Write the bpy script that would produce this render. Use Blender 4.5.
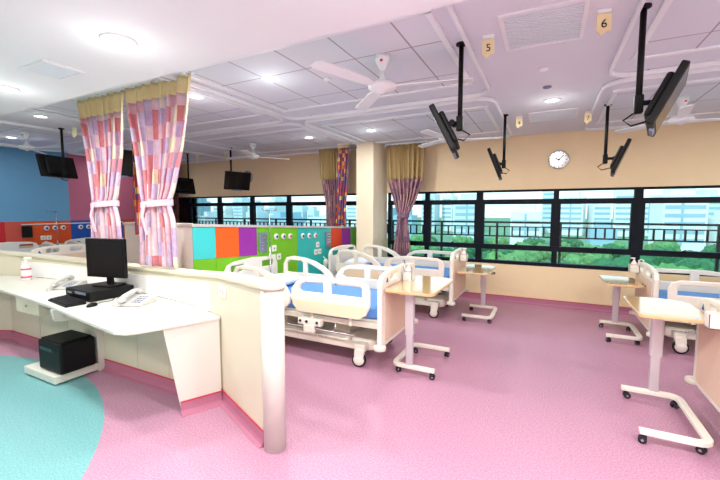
import bpy, bmesh, math, random
from mathutils import Vector, Matrix, Euler
R = math.radians
PI = math.pi
random.seed(7)
scene = bpy.context.scene
for o in list(bpy.data.objects): bpy.data.objects.remove(o)
C = scene.collection

# ---------------------------------------------------------------- camera, light, exposure
cam = bpy.data.cameras.new('camera'); cam.sensor_width = 36; cam.lens = 18.6
cam.clip_start = 0.05; cam.clip_end = 2000
co = bpy.data.objects.new('camera', cam); C.objects.link(co)
co.location = (0, 0, 1.6); co.rotation_euler = (R(90-4.6), 0, R(26.7)); scene.camera = co

scene.view_settings.view_transform = 'Standard'; scene.view_settings.look = 'None'
scene.view_settings.exposure = 0.36; scene.view_settings.gamma = 1; scene.view_settings.use_curve_mapping = False

w = bpy.data.worlds.new('sky'); scene.world = w; w.use_nodes = True
nt = w.node_tree; nt.nodes.clear()
wo = nt.nodes.new('ShaderNodeOutputWorld'); bg = nt.nodes.new('ShaderNodeBackground')
tc = nt.nodes.new('ShaderNodeTexCoord'); sp = nt.nodes.new('ShaderNodeSeparateXYZ'); cr = nt.nodes.new('ShaderNodeValToRGB')
nt.links.new(tc.outputs['Generated'], sp.inputs[0]); nt.links.new(sp.outputs['Z'], cr.inputs[0])
cr.color_ramp.elements[0].position = 0.0; cr.color_ramp.elements[0].color = (0.93, 0.99, 1.0, 1)
cr.color_ramp.elements[1].position = 0.35; cr.color_ramp.elements[1].color = (0.6, 0.85, 1.0, 1)
nt.links.new(cr.outputs[0], bg.inputs[0]); bg.inputs[1].default_value = 1.35
nt.links.new(bg.outputs[0], wo.inputs[0])

sl = bpy.data.lights.new('sun', 'SUN'); sl.energy = 2.2; sl.angle = R(2); sl.color = (1, 0.96, 0.9)
so = bpy.data.objects.new('sun', sl); C.objects.link(so); so.rotation_euler = (R(48), 0, R(-25))

LAMP = 20.0       # watts of a downlight

# ---------------------------------------------------------------- materials
def lin(c):
    return tuple(((x/255)/12.92 if x/255 <= .04045 else (((x/255)+.055)/1.055)**2.4) for x in c) + (1,)
def mat(name, rgb, rough=.5, metal=0., noise=0., nscale=40., bump=0., spec=.5, emit=None, es=0):
    m = bpy.data.materials.new(name); m.use_nodes = True
    n = m.node_tree; b = n.nodes['Principled BSDF']
    b.inputs['Base Color'].default_value = lin(rgb); b.inputs['Roughness'].default_value = rough
    b.inputs['Metallic'].default_value = metal; b.inputs['Specular IOR Level'].default_value = spec
    if noise or bump:
        t = n.nodes.new('ShaderNodeTexCoord'); nz = n.nodes.new('ShaderNodeTexNoise'); nz.inputs['Scale'].default_value = nscale
        nz.inputs['Detail'].default_value = 4
        n.links.new(t.outputs['Object'], nz.inputs['Vector'])
        if noise:
            mx = n.nodes.new('ShaderNodeMix'); mx.data_type = 'RGBA'
            c = lin(rgb); mx.inputs[6].default_value = tuple(x*(1-noise) for x in c[:3])+(1,)
            mx.inputs[7].default_value = tuple(min(1, x*(1+noise)) for x in c[:3])+(1,)
            n.links.new(nz.outputs['Fac'], mx.inputs[0]); n.links.new(mx.outputs[2], b.inputs['Base Color'])
        if bump:
            bp = n.nodes.new('ShaderNodeBump'); bp.inputs['Strength'].default_value = bump; bp.inputs['Distance'].default_value = .01
            n.links.new(nz.outputs['Fac'], bp.inputs['Height']); n.links.new(bp.outputs[0], b.inputs['Normal'])
    if emit:
        b.inputs['Emission Color'].default_value = lin(emit); b.inputs['Emission Strength'].default_value = es
    return m
M = {}
M['wall'] = mat('cream_wall', (242, 222, 180), .6, noise=.03, nscale=6)
M['column'] = mat('column_paint', (240, 228, 200), .6, noise=.03, nscale=6)
M['soffit'] = mat('white_plaster', (238, 246, 248), .7, noise=.01, nscale=5)
M['back'] = mat('rear_wall', (238, 226, 212), .7, noise=.02, nscale=5)
M['white'] = mat('white_plastic', (238, 236, 228), .35, noise=.02, nscale=8)
M['trim'] = mat('white_trim', (240, 248, 250), .4, noise=.01, nscale=8)
M['lam'] = mat('white_laminate', (216, 216, 206), .3, noise=.01, nscale=4)
M['screenwhite'] = mat('bright_white_panel', (246, 246, 244), .4, noise=.01, nscale=4)
M['creamlam'] = mat('cream_laminate', (216, 211, 188), .4, noise=.03, nscale=4)
M['ivory'] = mat('ivory_plastic', (244, 222, 192), .4, noise=.02, nscale=8)
M['bedwhite'] = mat('bed_plastic', (236, 232, 220), .35, noise=.02, nscale=9)
M['peach'] = mat('peach_panel', (228, 202, 178), .45, noise=.04, nscale=8)
M['frame'] = mat('enamel_frame', (225, 222, 208), .35, noise=.02, nscale=20)
M['steel'] = mat('steel', (190, 190, 192), .25, metal=.9, noise=.03, nscale=30)
M['alu'] = mat('silver_column', (205, 200, 205), .35, metal=.3, noise=.02, nscale=30)
M['blue'] = mat('blue_mattress', (92, 150, 222), .55, noise=.08, nscale=9)
M['emblem'] = mat('emblem_blue', (30, 70, 160), .5, noise=.03)
M['linen'] = mat('white_linen', (225, 232, 240), .8, noise=.05, nscale=15, bump=.2)
M['phone'] = mat('phone_plastic', (190, 190, 186), .4, noise=.02)
M['black'] = mat('black_plastic', (8, 9, 11), .5, noise=.1, nscale=30, spec=.25)
M['screen'] = mat('dark_screen', (8, 10, 14), .15, noise=.05, nscale=10)
M['rubber'] = mat('rubber', (25, 30, 40), .6, noise=.1, nscale=30)
M['winframe'] = mat('navy_frame', (4, 16, 30), .5, noise=.1, nscale=20, spec=.2)
M['rail'] = mat('railing_paint', (8, 20, 34), .6, noise=.1, nscale=20)
M['grey'] = mat('grey_plastic', (120, 128, 150), .5, noise=.05, nscale=20)
M['cap'] = mat('grey_cap', (200, 194, 190), .5, noise=.03, nscale=20)
M['whitepanel'] = mat('pale_panel', (226, 216, 206), .5, noise=.03, nscale=8)
M['turq'] = mat('turquoise_panel', (62, 205, 205), .45, noise=.03, nscale=5)
M['teal2'] = mat('deep_turquoise_panel', (40, 185, 180), .45, noise=.04, nscale=5)
M['orange'] = mat('orange_panel', (238, 95, 10), .45, noise=.03, nscale=5)
M['red'] = mat('red_panel', (215, 65, 25), .45, noise=.03, nscale=5)
M['purple'] = mat('purple_panel', (150, 40, 160), .45, noise=.03, nscale=5)
M['green'] = mat('green_panel', (112, 190, 12), .45, noise=.03, nscale=5)
M['bluewall'] = mat('blue_wall', (100, 160, 200), .6, noise=.04, nscale=5)
M['pinkwall'] = mat('pink_wall', (190, 105, 135), .6, noise=.04, nscale=5)
M['bandblue'] = mat('band_blue', (15, 80, 175), .5, noise=.04, nscale=5)
M['bandred'] = mat('band_red', (200, 30, 40), .5, noise=.04, nscale=5)
M['banddust'] = mat('band_dusty_red', (205, 85, 70), .5, noise=.04, nscale=5)
M['bandorange'] = mat('band_orange', (215, 80, 20), .5, noise=.04, nscale=5)
M['skirt'] = mat('cove_skirting', (178, 112, 138), .4, noise=.12, nscale=60)
M['redline'] = mat('red_capping', (190, 50, 70), .4, noise=.05, nscale=20)
M['yellow'] = mat('yellow_tag', (240, 228, 176), .6, noise=.03, nscale=20)
M['ink'] = mat('black_ink', (20, 18, 16), .6, noise=.03)
M['redmark'] = mat('red_mark', (200, 20, 50), .5, noise=.03)
M['clockface'] = mat('clock_face', (245, 245, 240), .4, noise=.01)
M['louvre'] = mat('louvre_white', (232, 246, 252), .5, noise=.02, nscale=30)
M['mesh'] = mat('yellow_mesh', (222, 205, 152), .8, noise=.1, nscale=60)
M['mesh2'] = mat('brown_mesh', (178, 154, 104), .8, noise=.1, nscale=60)
M['pinkplastic'] = mat('pink_plastic', (225, 90, 150), .5, noise=.03)
M['wood'] = mat('maple_laminate', (222, 186, 134), .12, noise=.06, nscale=6)
M['bldA'] = mat('hazed_blue_facade', (206, 222, 230), .6, noise=.05, nscale=.05)  # distance haze is mixed into the city facade and glass colours
M['bldB'] = mat('hazed_teal_facade', (150, 188, 208), .5, noise=.05, nscale=.05)
M['bldC'] = mat('hazed_white_facade', (228, 236, 238), .6, noise=.04, nscale=.05)
M['bldW'] = mat('hazed_facade_glass', (150, 185, 205), .5, noise=.1, nscale=.2)
M['leaf'] = mat('leaves', (48, 112, 72), .8, noise=.5, nscale=.7)
M['leaf2'] = mat('leaves_light', (92, 146, 88), .8, noise=.45, nscale=.7)
M['bark'] = mat('bark', (90, 75, 60), .9, noise=.2, nscale=5)
M['ground'] = mat('park_ground', (96, 142, 112), .9, noise=.35, nscale=.04)
M['road'] = mat('pale_road', (205, 205, 195), .9, noise=.05, nscale=.1)
M['slab'] = mat('concrete_slab', (170, 172, 170), .8, noise=.1, nscale=3)

def gloss_lamp():
    m = bpy.data.materials.new('lamp_glow'); m.use_nodes = True; n = m.node_tree; n.nodes.clear()
    o = n.nodes.new('ShaderNodeOutputMaterial'); e = n.nodes.new('ShaderNodeEmission')
    e.inputs[0].default_value = (1, .93, .82, 1); e.inputs[1].default_value = 9; n.links.new(e.outputs[0], o.inputs[0]); return m
M['glow'] = gloss_lamp()
def glass():
    m = bpy.data.materials.new('tinted_glass'); m.use_nodes = True; n = m.node_tree; n.nodes.clear()
    o = n.nodes.new('ShaderNodeOutputMaterial'); t = n.nodes.new('ShaderNodeBsdfTransparent'); g = n.nodes.new('ShaderNodeBsdfGlossy')
    t.inputs[0].default_value = (.86, .97, .97, 1); g.inputs['Roughness'].default_value = .02
    x = n.nodes.new('ShaderNodeMixShader'); f = n.nodes.new('ShaderNodeFresnel'); f.inputs[0].default_value = 1.3
    n.links.new(f.outputs[0], x.inputs[0]); n.links.new(t.outputs[0], x.inputs[1]); n.links.new(g.outputs[0], x.inputs[2]); n.links.new(x.outputs[0], o.inputs[0]); return m
M['glass'] = glass()

def floor_mat():
    m = bpy.data.materials.new('speckled_vinyl'); m.use_nodes = True; n = m.node_tree; b = n.nodes['Principled BSDF']; L = n.links.new
    t = n.nodes.new('ShaderNodeTexCoord')
    # teal disc
    s = n.nodes.new('ShaderNodeVectorMath'); s.operation = 'SUBTRACT'; s.inputs[1].default_value = (-4.4, -.82, 0); L(t.outputs['Object'], s.inputs[0])
    ln = n.nodes.new('ShaderNodeVectorMath'); ln.operation = 'LENGTH'; L(s.outputs[0], ln.inputs[0])
    lt = n.nodes.new('ShaderNodeMath'); lt.operation = 'LESS_THAN'; lt.inputs[1].default_value = 2.77; L(ln.outputs['Value'], lt.inputs[0])
    nz = n.nodes.new('ShaderNodeTexNoise'); nz.inputs['Scale'].default_value = 95; nz.inputs['Detail'].default_value = 2; L(t.outputs['Object'], nz.inputs['Vector'])
    r = n.nodes.new('ShaderNodeValToRGB'); r.color_ramp.elements[0].position = .38; r.color_ramp.elements[1].position = .62; L(nz.outputs['Fac'], r.inputs[0])
    def duo(a, c):
        x = n.nodes.new('ShaderNodeMix'); x.data_type = 'RGBA'; x.inputs[6].default_value = lin(a); x.inputs[7].default_value = lin(c); L(r.outputs[0], x.inputs[0]); return x
    p = duo((170, 120, 145), (196, 150, 174)); q = duo((98, 158, 162), (126, 180, 182))
    x = n.nodes.new('ShaderNodeMix'); x.data_type = 'RGBA'; L(lt.outputs[0], x.inputs[0]); L(p.outputs[2], x.inputs[6]); L(q.outputs[2], x.inputs[7])
    L(x.outputs[2], b.inputs['Base Color']); b.inputs['Roughness'].default_value = .42
    return m
M['floor'] = floor_mat()

def tile_mat():
    m = bpy.data.materials.new('ceiling_tiles'); m.use_nodes = True; n = m.node_tree; b = n.nodes['Principled BSDF']; L = n.links.new
    t = n.nodes.new('ShaderNodeTexCoord')
    k = n.nodes.new('ShaderNodeTexBrick'); k.offset = 0; k.squash = 1
    k.inputs['Color1'].default_value = lin((224, 233, 240)); k.inputs['Color2'].default_value = lin((220, 229, 237)); k.inputs['Mortar'].default_value = lin((172, 164, 170))
    k.inputs['Scale'].default_value = 1; k.inputs['Brick Width'].default_value = .485; k.inputs['Row Height'].default_value = .7
    k.inputs['Mortar Size'].default_value = .007; k.inputs['Mortar Smooth'].default_value = 0
    L(t.outputs['Object'], k.inputs['Vector']); L(k.outputs['Color'], b.inputs['Base Color']); b.inputs['Roughness'].default_value = .7
    return m
M['tiles'] = tile_mat()
for q in ('wood',):
    b_ = M[q].node_tree.nodes['Principled BSDF']; b_.inputs['Coat Weight'].default_value = .8; b_.inputs['Coat Roughness'].default_value = .08
M['ceil'] = mat('ceiling_paint', (224, 233, 240), .7, noise=.02, nscale=5)

def patch_mat(name, cols, sx=8, sy=7, tint=(1, 1, 1)):
    m = bpy.data.materials.new(name); m.use_nodes = True; n = m.node_tree; b = n.nodes['Principled BSDF']; L = n.links.new
    t = n.nodes.new('ShaderNodeTexCoord'); mp = n.nodes.new('ShaderNodeMapping'); mp.inputs['Scale'].default_value = (sx, sy, 1); L(t.outputs['UV'], mp.inputs[0])
    fl = n.nodes.new('ShaderNodeVectorMath'); fl.operation = 'FLOOR'; L(mp.outputs[0], fl.inputs[0])
    wn = n.nodes.new('ShaderNodeTexWhiteNoise'); wn.noise_dimensions = '2D'; L(fl.outputs[0], wn.inputs['Vector'])
    sy_ = n.nodes.new('ShaderNodeSeparateXYZ'); L(fl.outputs[0], sy_.inputs[0])
    wr = n.nodes.new('ShaderNodeTexWhiteNoise'); wr.noise_dimensions = '1D'; L(sy_.outputs['Y'], wr.inputs['W'])
    bl = n.nodes.new('ShaderNodeMix'); bl.inputs[0].default_value = .45; L(wn.outputs['Value'], bl.inputs[2]); L(wr.outputs['Value'], bl.inputs[3])
    r = n.nodes.new('ShaderNodeValToRGB'); r.color_ramp.interpolation = 'CONSTANT'
    while len(r.color_ramp.elements) < len(cols): r.color_ramp.elements.new(.5)
    for i, c in enumerate(cols): r.color_ramp.elements[i].position = i/len(cols); r.color_ramp.elements[i].color = lin(c)
    L(bl.outputs[0], r.inputs[0])
    nz = n.nodes.new('ShaderNodeTexNoise'); nz.inputs['Scale'].default_value = 3; L(mp.outputs[0], nz.inputs['Vector'])
    x = n.nodes.new('ShaderNodeMix'); x.data_type = 'RGBA'; x.blend_type = 'SOFT_LIGHT'; x.inputs[0].default_value = .5
    L(r.outputs[0], x.inputs[6]); L(nz.outputs['Fac'], x.inputs[7]); L(x.outputs[2], b.inputs['Base Color']); b.inputs['Roughness'].default_value = .85
    return m
M['patch'] = patch_mat('patchwork_cloth', [(226, 214, 202), (206, 130, 144), (214, 168, 182), (196, 178, 204), (220, 190, 198), (184, 160, 194), (200, 120, 126), (222, 212, 184), (210, 190, 206)])
M['mauve'] = patch_mat('mauve_cloth', [(150, 108, 118), (162, 118, 128), (136, 100, 122), (170, 130, 134), (126, 98, 118), (172, 140, 130)], 7, 9)
M['bright'] = patch_mat('bright_cloth', [(200, 130, 60), (180, 70, 50), (130, 60, 100), (90, 80, 120), (210, 180, 110), (165, 80, 80)], 16, 14)
M['brown'] = patch_mat('brown_cloth', [(75, 35, 30), (95, 45, 38), (60, 28, 30), (85, 50, 45)], 7, 8)

# ---------------------------------------------------------------- mesh helpers
def link(o, parent=None):
    C.objects.link(o)
    if parent: o.parent = parent
    return o
def thing(name, label, cat, loc=(0, 0, 0), rz=0, group=None):
    o = bpy.data.objects.new(name, None); o.empty_display_size = .1; C.objects.link(o)
    o.location = loc; o.rotation_euler = (0, 0, rz); return tag(o, label, cat, group)
def tag(o, label, cat, group=None, kind=None):
    o['label'] = label; o['category'] = cat
    if group: o['group'] = group
    if kind: o['kind'] = kind
    return o
def struct(o, label=None):
    o['kind'] = 'structure'
    if label: o['label'] = label
    return o
class MB:
    def __init__(s): s.bm = bmesh.new(); s.uv = None
    def box(s, x0, x1, y0, y1, z0, z1, bev=0, mi=0, rot=None, piv=None, seg=2):
        t = bmesh.new(); bmesh.ops.create_cube(t, size=1)
        bmesh.ops.scale(t, vec=(abs(x1-x0), abs(y1-y0), abs(z1-z0)), verts=t.verts)
        if bev: bmesh.ops.bevel(t, geom=t.edges[:], offset=min(bev, .49*min(abs(x1-x0), abs(y1-y0), abs(z1-z0))), segments=seg, profile=.5, affect='EDGES')
        bmesh.ops.translate(t, vec=((x0+x1)/2, (y0+y1)/2, (z0+z1)/2), verts=t.verts)
        if rot: bmesh.ops.rotate(t, cent=piv or ((x0+x1)/2, (y0+y1)/2, (z0+z1)/2), matrix=Euler(rot).to_matrix(), verts=t.verts)
        return s.add(t, mi)
    def add(s, t, mi=0, mtx=None):
        if mtx: bmesh.ops.transform(t, matrix=mtx, verts=t.verts)
        vm = {v: s.bm.verts.new(v.co) for v in t.verts}
        for f in t.faces:
            try:
                g = s.bm.faces.new([vm[v] for v in f.verts]); g.material_index = mi; g.smooth = f.smooth
            except ValueError: pass
        t.free(); return s
    def cyl(s, p0, p1, r0, r1=None, n=16, mi=0, bev=0):
        r1 = r0 if r1 is None else r1; p0, p1 = Vector(p0), Vector(p1); d = p1-p0
        t = bmesh.new(); bmesh.ops.create_cone(t, cap_ends=True, segments=n, radius1=r0, radius2=r1, depth=d.length)
        for f in t.faces: f.smooth = len(f.verts) == 4
        if bev: bmesh.ops.bevel(t, geom=[e for e in t.edges if any(len(f.verts) > 4 for f in e.link_faces)], offset=bev, segments=2, profile=.5, affect='EDGES')
        q = Vector((0, 0, 1)).rotation_difference(d.normalized()).to_matrix().to_4x4()
        return s.add(t, mi, Matrix.Translation((p0+p1)/2) @ q)
    def tube(s, pts, r, n=10, closed=False, mi=0, sq=None):
        pts = [Vector(p) for p in pts]; N = len(pts); rings = []
        for i, p in enumerate(pts):
            a = pts[(i-1) % N] if (i > 0 or closed) else p; b = pts[(i+1) % N] if (i < N-1 or closed) else p
            d = (b-a).normalized(); up = Vector((0, 0, 1)) if abs(d.z) < .95 else Vector((0, 1, 0))
            e = d.cross(up).normalized(); f = e.cross(d).normalized()
            k = 1
            if 0 < i < N-1 or closed:
                u = (p-a).normalized().dot(d); k = 1/max(.5, u)
            if sq: prof = [(sq[0]*x, sq[1]*y) for x, y in ((1, .7), (.7, 1), (-.7, 1), (-1, .7), (-1, -.7), (-.7, -1), (.7, -1), (1, -.7))]
            else: prof = [(r*math.cos(2*PI*j/n), r*math.sin(2*PI*j/n)) for j in range(n)]
            rings.append([s.bm.verts.new(p+e*x*k+f*y) for x, y in prof])
        n = len(rings[0])
        for i in range(N if closed else N-1):
            A, B = rings[i], rings[(i+1) % N]
            for j in range(n):
                g = s.bm.faces.new((A[j], A[(j+1) % n], B[(j+1) % n], B[j])); g.smooth = not sq; g.material_index = mi
        if not closed:
            for rr in (rings[0][::-1], rings[-1]):
                g = s.bm.faces.new(rr); g.material_index = mi
        return s
    def lathe(s, prof, n=24, mi=0, mtx=None, smooth=True):
        t = bmesh.new(); rings = []
        for r, z in prof:
            rings.append([t.verts.new((max(r, 1e-4)*math.cos(2*PI*j/n), max(r, 1e-4)*math.sin(2*PI*j/n), z)) for j in range(n)])
        for A, B in zip(rings, rings[1:]):
            for j in range(n):
                f = t.faces.new((A[j], A[(j+1) % n], B[(j+1) % n], B[j])); f.smooth = smooth
        t.faces.new(rings[0][::-1]); t.faces.new(rings[-1])
        return s.add(t, mi, mtx)
    def prism(s, pts, d0, d1, axis='z', mi=0, bev=0):
        t = bmesh.new()
        mk = {'z': lambda a, b, d: (a, b, d), 'y': lambda a, b, d: (a, d, b), 'x': lambda a, b, d: (d, a, b)}[axis]
        A = [t.verts.new(mk(a, b, d0)) for a, b in pts]; B = [t.verts.new(mk(a, b, d1)) for a, b in pts]
        t.faces.new(A[::-1]); t.faces.new(B)
        for i in range(len(pts)): t.faces.new((A[i], A[(i+1) % len(pts)], B[(i+1) % len(pts)], B[i]))
        bmesh.ops.recalc_face_normals(t, faces=t.faces)
        if bev: bmesh.ops.bevel(t, geom=t.edges[:], offset=bev, segments=2, profile=.5, affect='EDGES')
        return s.add(t, mi)
    def build(s, name, m, parent=None, loc=None, rot=None, recalc=True):
        if recalc: bmesh.ops.recalc_face_normals(s.bm, faces=s.bm.faces)
        me = bpy.data.meshes.new(name); s.bm.to_mesh(me); s.bm.free()
        for x in (m if isinstance(m, (list, tuple)) else [m]): me.materials.append(M[x])
        o = bpy.data.objects.new(name, me); link(o, parent)
        if loc: o.location = loc
        if rot: o.rotation_euler = rot
        return o
def rrect(x0, x1, y0, y1, r, n=6):
    pts = []
    rr = r if isinstance(r, (list, tuple)) else (r,)*4     # order: bottom-left, bottom-right, top-right, top-left
    for (cx, cy, a0), q in zip(((x0, y0, 180), (x1, y0, 270), (x1, y1, 0), (x0, y1, 90)), rr):
        sx = 1 if cx == x0 else -1; sy = 1 if cy == y0 else -1
        c = (cx+sx*q, cy+sy*q)
        for k in range(n+1):
            a = R(a0+90*k/n); pts.append((c[0]+q*math.cos(a), c[1]+q*math.sin(a)))
    return pts
def plate(name, m, outline, holes, th, bev, parent=None, plane='xz', loc=(0, 0, 0)):
    """a plate with cut-outs, standing in the xz or yz plane"""
    cu = bpy.data.curves.new('tmp', 'CURVE'); cu.dimensions = '2D'; cu.fill_mode = 'BOTH'
    cu.extrude = max(th/2-bev, .0005); cu.bevel_depth = bev; cu.bevel_resolution = 2; cu.offset = -bev
    for pts in [outline]+holes:
        s = cu.splines.new('POLY'); s.points.add(len(pts)-1); s.use_cyclic_u = True
        for p, (a, b) in zip(s.points, pts): p.co = (a, b, 0, 1)
    t = bpy.data.objects.new('tmp', cu); C.objects.link(t)
    me = bpy.data.meshes.new_from_object(t.evaluated_get(bpy.context.evaluated_depsgraph_get()))
    bpy.data.objects.remove(t); bpy.data.curves.remove(cu)
    rx = Matrix.Rotation(R(90), 4, 'X')
    me.transform(rx if plane == 'xz' else (Matrix.Rotation(R(90), 4, 'Z') @ rx))
    me.name = name; me.materials.clear(); me.materials.append(M[m])
    for p in me.polygons: p.use_smooth = False
    o = bpy.data.objects.new(name, me); link(o, parent); o.location = loc; return o
def textobj(name, txt, size, m, parent, loc, rot, depth=.001):
    cu = bpy.data.curves.new('t', 'FONT'); cu.body = txt; cu.size = size; cu.extrude = depth; cu.align_x = 'CENTER'; cu.align_y = 'CENTER'
    t = bpy.data.objects.new('tmp', cu); C.objects.link(t)
    me = bpy.data.meshes.new_from_object(t.evaluated_get(bpy.context.evaluated_depsgraph_get()))
    bpy.data.objects.remove(t); bpy.data.curves.remove(cu)
    me.materials.clear(); me.materials.append(M[m]); me.name = name
    o = bpy.data.objects.new(name, me); link(o, parent); o.location = loc; o.rotation_euler = rot; return o
def copy_tree(o, parent=None):
    c = o.copy(); C.objects.link(c)
    if parent: c.parent = parent
    for ch in list(o.children): copy_tree(ch, c)
    return c
def tris(pts): return pts

# ---------------------------------------------------------------- room shell
WY = 6.88; CZ = 2.84; SZ = 2.6; X0 = -9.4; X1 = 3.7; YB = -2.4
f = MB(); f.box(X0-.2, X1+.2, YB-.2, WY+.2, -.12, 0); struct(f.build('floor', 'floor'))
c = MB(); c.box(X0-.2, X1+.2, 1.9, WY+.2, CZ, CZ+.15); struct(c.build('ceiling', 'ceil'))
s = MB(); s.box(X0-.2, X1+.2, YB-.2, 1.9, SZ, CZ+.15); struct(s.build('trim_1', 'soffit'), 'smooth white lowered ceiling over the nurse desk')
b = MB(); b.box(X0-.2, X1+.2, YB-.2, YB, 0, SZ); struct(b.build('wall_back', 'back'))
b = MB(); b.box(X1, X1+.2, YB, WY, 0, CZ); struct(b.build('wall_right', 'back'))
# window wall: sill and head
ZB, ZT = .66, 1.945
b = MB(); b.box(X0-.2, X1+.2, WY, WY+.2, 0, ZB); b.box(X0-.2, X1+.2, WY, WY+.2, ZT, CZ)
struct(b.build('wall_window', 'wall'))
# left wall with coloured paint
b = MB(); xw = X0-.2
def seg(y0, y1, z0, z1, mi): b.box(xw, X0, y0, y1, z0, z1, mi=mi)
seg(YB, 4.47, 1.37, CZ, 0); seg(4.47, WY, 1.37, CZ, 1)
seg(YB, 3.35, .88, 1.37, 2); seg(3.35, 3.66, .88, 1.37, 3); seg(3.66, 4.47, .88, 1.37, 4); seg(4.47, 5.6, .88, 1.37, 5); seg(5.6, WY, .88, 1.37, 4)
seg(YB, WY, 0, .88, 6)
struct(b.build('wall_left', ['bluewall', 'pinkwall', 'bandred', 'banddust', 'bandorange', 'bandblue', 'creamlam']))
# column
b = MB(); b.box(-3.2, -2.85, 6.2, WY, 0, CZ, bev=.015); struct(b.build('wall_column', 'column'))
# skirting
def skirt(name, pts, h=.1):
    """cove skirting with a red top line along a polyline, room on the left-hand side"""
    m = MB()
    for (xa, ya), (xb, yb) in zip(pts, pts[1:]):
        d = Vector((xb-xa, yb-ya, 0)); L = d.length; ang = math.atan2(d.y, d.x)
        T = Matrix.Translation((xa, ya, 0)) @ Matrix.Rotation(ang, 4, 'Z')
        for prof, mi in (([(0, 0), (.045, 0), (.045, .003), (.02, .012), (.01, .035), (.008, h), (0, h)], 0), ([(0, h), (.011, h), (.011, h+.008), (0, h+.008)], 1)):
            t = bmesh.new(); A = [t.verts.new((0, y, z)) for y, z in prof]; B = [t.verts.new((L, y, z)) for y, z in prof]
            t.faces.new(A); t.faces.new(B[::-1])
            for i in range(len(prof)): t.faces.new((A[i], A[(i+1) % len(prof)], B[(i+1) % len(prof)], B[i]))
            m.add(t, mi, T)
    return m.build(name, ['skirt', 'redline'])
struct(skirt('baseboard_window', [(X1, WY), (-2.85, WY), (-2.85, 6.2), (-3.2, 6.2), (-3.2, WY), (X0, WY)]))
struct(skirt('baseboard_left', [(X0, WY), (X0, YB)]))
struct(skirt('baseboard_back', [(X0, YB), (X1, YB)]))
struct(skirt('baseboard_right', [(X1, YB), (X1, WY)]))

# ---------------------------------------------------------------- windows
edges = [-9.35, -8.62, -7.52, -6.42, -5.32, -4.22, -3.2, -2.85, -2.05, -1.09, .12, 1.22, 2.3, 3.4, 3.7]
n = 0
for a, bx in zip(edges, edges[1:]):
    if (a, bx) == (-3.2, -2.85): continue
    n += 1; m = MB(); y0, y1 = WY+.03, WY+.11
    wl = .055 if a in (-1.09, 1.22) else .04; wr = .055 if bx in (-1.09, 1.22) else .04
    m.box(a, a+wl, y0, y1, ZB, ZT); m.box(bx-wr, bx, y0, y1, ZB, ZT)
    m.box(a, bx, y0-.02, y1, ZB, ZB+.06); m.box(a, bx, y0-.01, y1, ZT-.035, ZT)
    m.box(a, bx, y0-.01, y1, 1.70, 1.785); m.box(a, bx, y0-.01, y1, .915, 1.0)
    m.box(a+wl, a+wl+.03, y0+.005, y1, 1.0, 1.70); m.box(bx-wr-.03, bx-wr, y0+.005, y1, 1.0, 1.70)
    fr = struct(m.build('window_%d' % n, 'winframe'))
    g = MB(); g.box(a+.01, bx-.01, y0+.035, y0+.041, ZB+.01, ZT-.01); g.build('pane', 'glass', fr)
    h = MB(); cx = (a+bx)/2; h.box(cx-.05, cx+.05, y0-.035, y0-.012, .985, 1.0, bev=.004); h.box(cx-.01, cx+.045, y0-.045, y0-.03, .998, 1.018, bev=.004, rot=(0, -.5, 0))
    h.build('window_handle', 'black', fr)
# balustrade outside
t = thing('balcony_railing', 'dark metal balcony railing with short balusters running outside the windows', 'railing', (0, 7.62, 0))
m = MB(); m.box(-9.6, 4.2, -.025, .025, 1.35, 1.385); m.box(-9.6, 4.2, -.012, .012, 1.275, 1.295); m.box(-9.6, 4.2, -.012, .012, 1.09, 1.115); m.build('handrail', 'rail', t)
x = -9.5; i = 0
while x < 4.2:
    if i % 8 == 0:
        m = MB(); m.box(x-.02, x+.02, -.02, .02, .0, 1.36); m.build('railing_post', 'rail', t)
    x += .135; i += 1
x = -9.5; proto = None
while x < 4.2:
    if proto is None:
        m = MB(); m.box(-.014, .014, -.012, .012, 1.11, 1.28); proto = m.build('baluster', 'rail', t, loc=(x, 0, 0))
    elif -9.3 < x < 2.6:
        o = proto.copy(); C.objects.link(o); o.parent = t; o.location = (x, 0, 0)
    x += .135
m = MB(); m.box(-9.8, 4.4, WY+.2, 7.75, -.15, 0); struct(m.build('trim_2', 'slab'), 'balcony slab outside the windows')

# ---------------------------------------------------------------- ceiling fields
def rr_loop(x0, x1, y0, y1, r, z): return [(a, b_, z) for a, b_ in rrect(x0, x1, y0, y1, r)]
k = 3
def coffer(cx0, cx1, y0, y1, iy0, iy1, border=.14):
    global k
    # tile field
    m = MB(); m.box(cx0+border, cx1-border, iy0, iy1, CZ-.006, CZ); struct(m.build('trim_%d' % k, 'tiles'), 'field of square ceiling tiles'); k += 1
    m = MB()
    for (a, b_, c_, d_) in ((cx0+border-.03, cx1-border+.03, iy0-.03, iy0+.01), (cx0+border-.03, cx1-border+.03, iy1-.01, iy1+.03)): m.box(a, b_, c_, d_, CZ-.02, CZ)
    for xx in (cx0+border, cx1-border): m.box(xx-.02, xx+.02, iy0, iy1, CZ-.02, CZ)
    struct(m.build('trim_%d' % k, 'trim'), 'white edge strip around ceiling tiles'); k += 1
def track(cx0, cx1, y0, y1, label, z=CZ-.035):
    t = thing('curtain_track', label, 'curtain track', ((cx0+cx1)/2, (y0+y1)/2, 0), 0, None)
    ox, oy = t.location.x, t.location.y
    m = MB(); m.tube([(a-ox, b_-oy, z+.012) for a, b_ in rrect(cx0, cx1, y0, y1, .2, 6)], 0, closed=True, sq=(.012, .02)); m.build('rail', 'trim', t)
    m = MB()
    for q in ((cx0+.3, y0), (cx1-.3, y0), (cx0+.3, y1), (cx1-.3, y1), (cx0, (y0+y1)/2), (cx1, (y0+y1)/2)):
        m.cyl((q[0]-ox, q[1]-oy, z+.02), (q[0]-ox, q[1]-oy, CZ-.0), .012, n=8)
    m.build('track_bracket', 'steel', t)
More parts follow.
